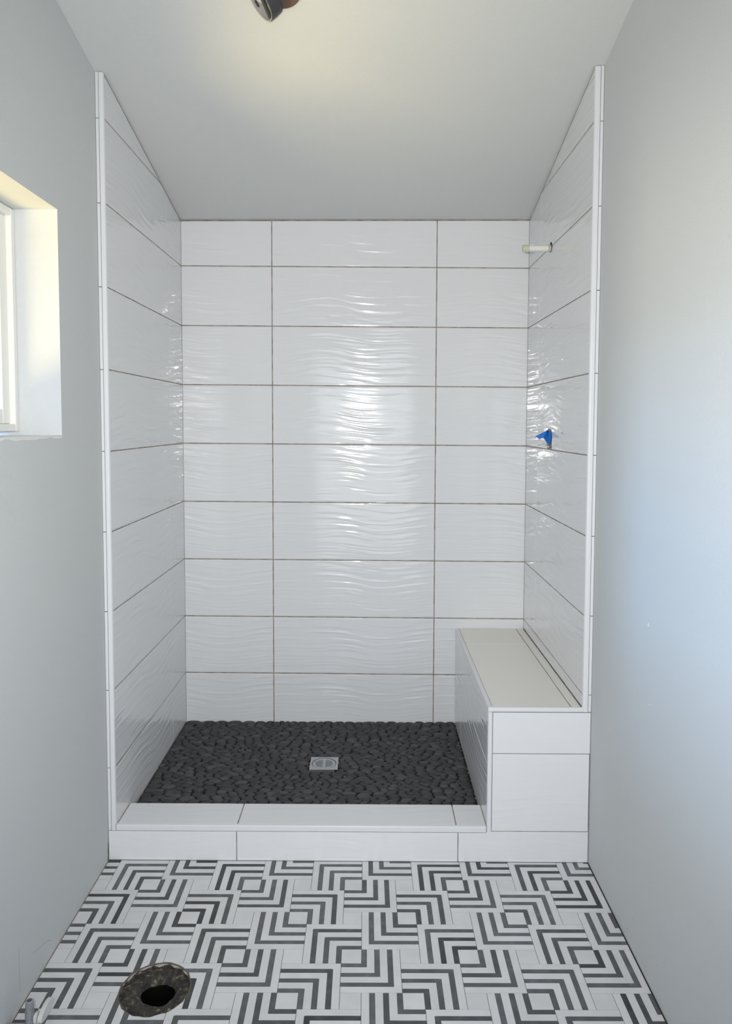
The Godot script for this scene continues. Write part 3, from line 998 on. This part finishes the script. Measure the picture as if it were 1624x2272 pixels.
	for k in 28: hp.append(Vector2(-0.016 + 0.036 * cos(TAU * k / 28), 0.033 + 0.0165 * sin(TAU * k / 28)))
	put("handle", prism_mesh(hp, Transform3D(Basis(Vector3.FORWARD, Vector3.UP, Vector3.RIGHT), Vector3(0.032, 0, -0.045)), 0.009, 0.0025, Vector2.ZERO, Vector2.ONE, true), M.handle, vv)

	# old round ceiling box hanging a little askew
	var cx := 0.536; var cz := 1.222
	var cb := root_of("ceiling_box", Vector3(cx, ceil_y(cx, cz), cz))
	tag(cb, "empty dark plastic ceiling light box hanging askew with a bracket inside", "light box")
	var nrm := Vector3(0, -1, 0.2215).normalized()
	var Tc := along(nrm.rotated(Vector3.BACK, -0.85).rotated(Vector3.RIGHT, 0.05), Vector3(0.012, 0.002, 0.0))
	put("ring", lathe_mesh([Vector2(0.047, -0.006), Vector2(0.049, 0.010), Vector2(0.049, 0.030), Vector2(0.0475, 0.032)], Tc, 40), M.ring_dark, cb)
	put("inside", lathe_mesh([Vector2(0.0475, 0.032), Vector2(0.044, 0.0315), Vector2(0.043, 0.002), Vector2(0.0, 0.0)], Tc, 40), M.ring_light, cb)
	var br := new_st()
	var Tb := Tc * Transform3D(Basis(Vector3.UP, 0.9), Vector3(0, 0.024, 0))
	prism(br, rect(-0.0445, -0.007, 0.0445, 0.007), Tb * Transform3D(Basis(Vector3.RIGHT, Vector3.FORWARD, Vector3.UP), Vector3.ZERO), 0.006, 0.001, Vector2.ZERO, Vector2.ONE, true)
	put("bracket", br.commit(), M.ring_dark, cb)
	for a in [[0.45, 0.024]]:
		var tb := new_st()
		var o := Vector3(cos(a[0]) * 0.051, 0.026, sin(a[0]) * 0.051)
		prism(tb, PackedVector2Array([Vector2(-0.010, -0.009), Vector2(0.014, -0.007), Vector2(0.018, 0.0), Vector2(0.014, 0.007), Vector2(-0.010, 0.009)]), Tc * Transform3D(Basis(Vector3.UP, -a[0]) * Basis(Vector3.RIGHT, Vector3.FORWARD, Vector3.UP), o), 0.006, 0.001, Vector2.ZERO, Vector2.ONE, true)
		put("ear", tb.commit(), M.ring_dark, cb)
	put("cut_edge", lathe_mesh([Vector2(0.0, 0.0006), Vector2(0.052, 0.0006), Vector2(0.054, -0.0004)], along(nrm, Vector3(0.042, 0.004, 0.012)), 30), M.brown, cb)

func flip_rows(rows: Array) -> Array:
	return rows

func mortar_rim() -> Mesh:
	# crumbs of white mortar left along the far edge of the hole
	var st := new_st()
	var outer := hole_outline(0.0, 0.0, 0.090, 0.094, 0.05)
	for k in range(4, 19):
		var a := outer[k]; var b := outer[k + 1]
		var ia := a * (0.975 - 0.02 * (k % 3)); var ib := b * (0.975 - 0.02 * ((k + 1) % 3))
		quad(st, Vector3(a.x, -0.0009, -a.y), Vector3(b.x, -0.0009, -b.y), Vector3(ib.x, -0.0045, -ib.y), Vector3(ia.x, -0.0045, -ia.y), Vector3.UP)
		quad(st, Vector3(ib.x, -0.0045, -ib.y), Vector3(ia.x, -0.0045, -ia.y), Vector3(ia.x, -0.012, -ia.y), Vector3(ib.x, -0.012, -ib.y), Vector3(-a.x, 0, a.y).normalized())
	return st.commit()

func _ready() -> void:
	rng.seed = 20240611
	camera_and_light()
	build_materials()
	build_shell()
	build_floor()
	build_pan()
	build_curb()
	build_bench()
	build_window()
	build_drain()
	build_fittings()
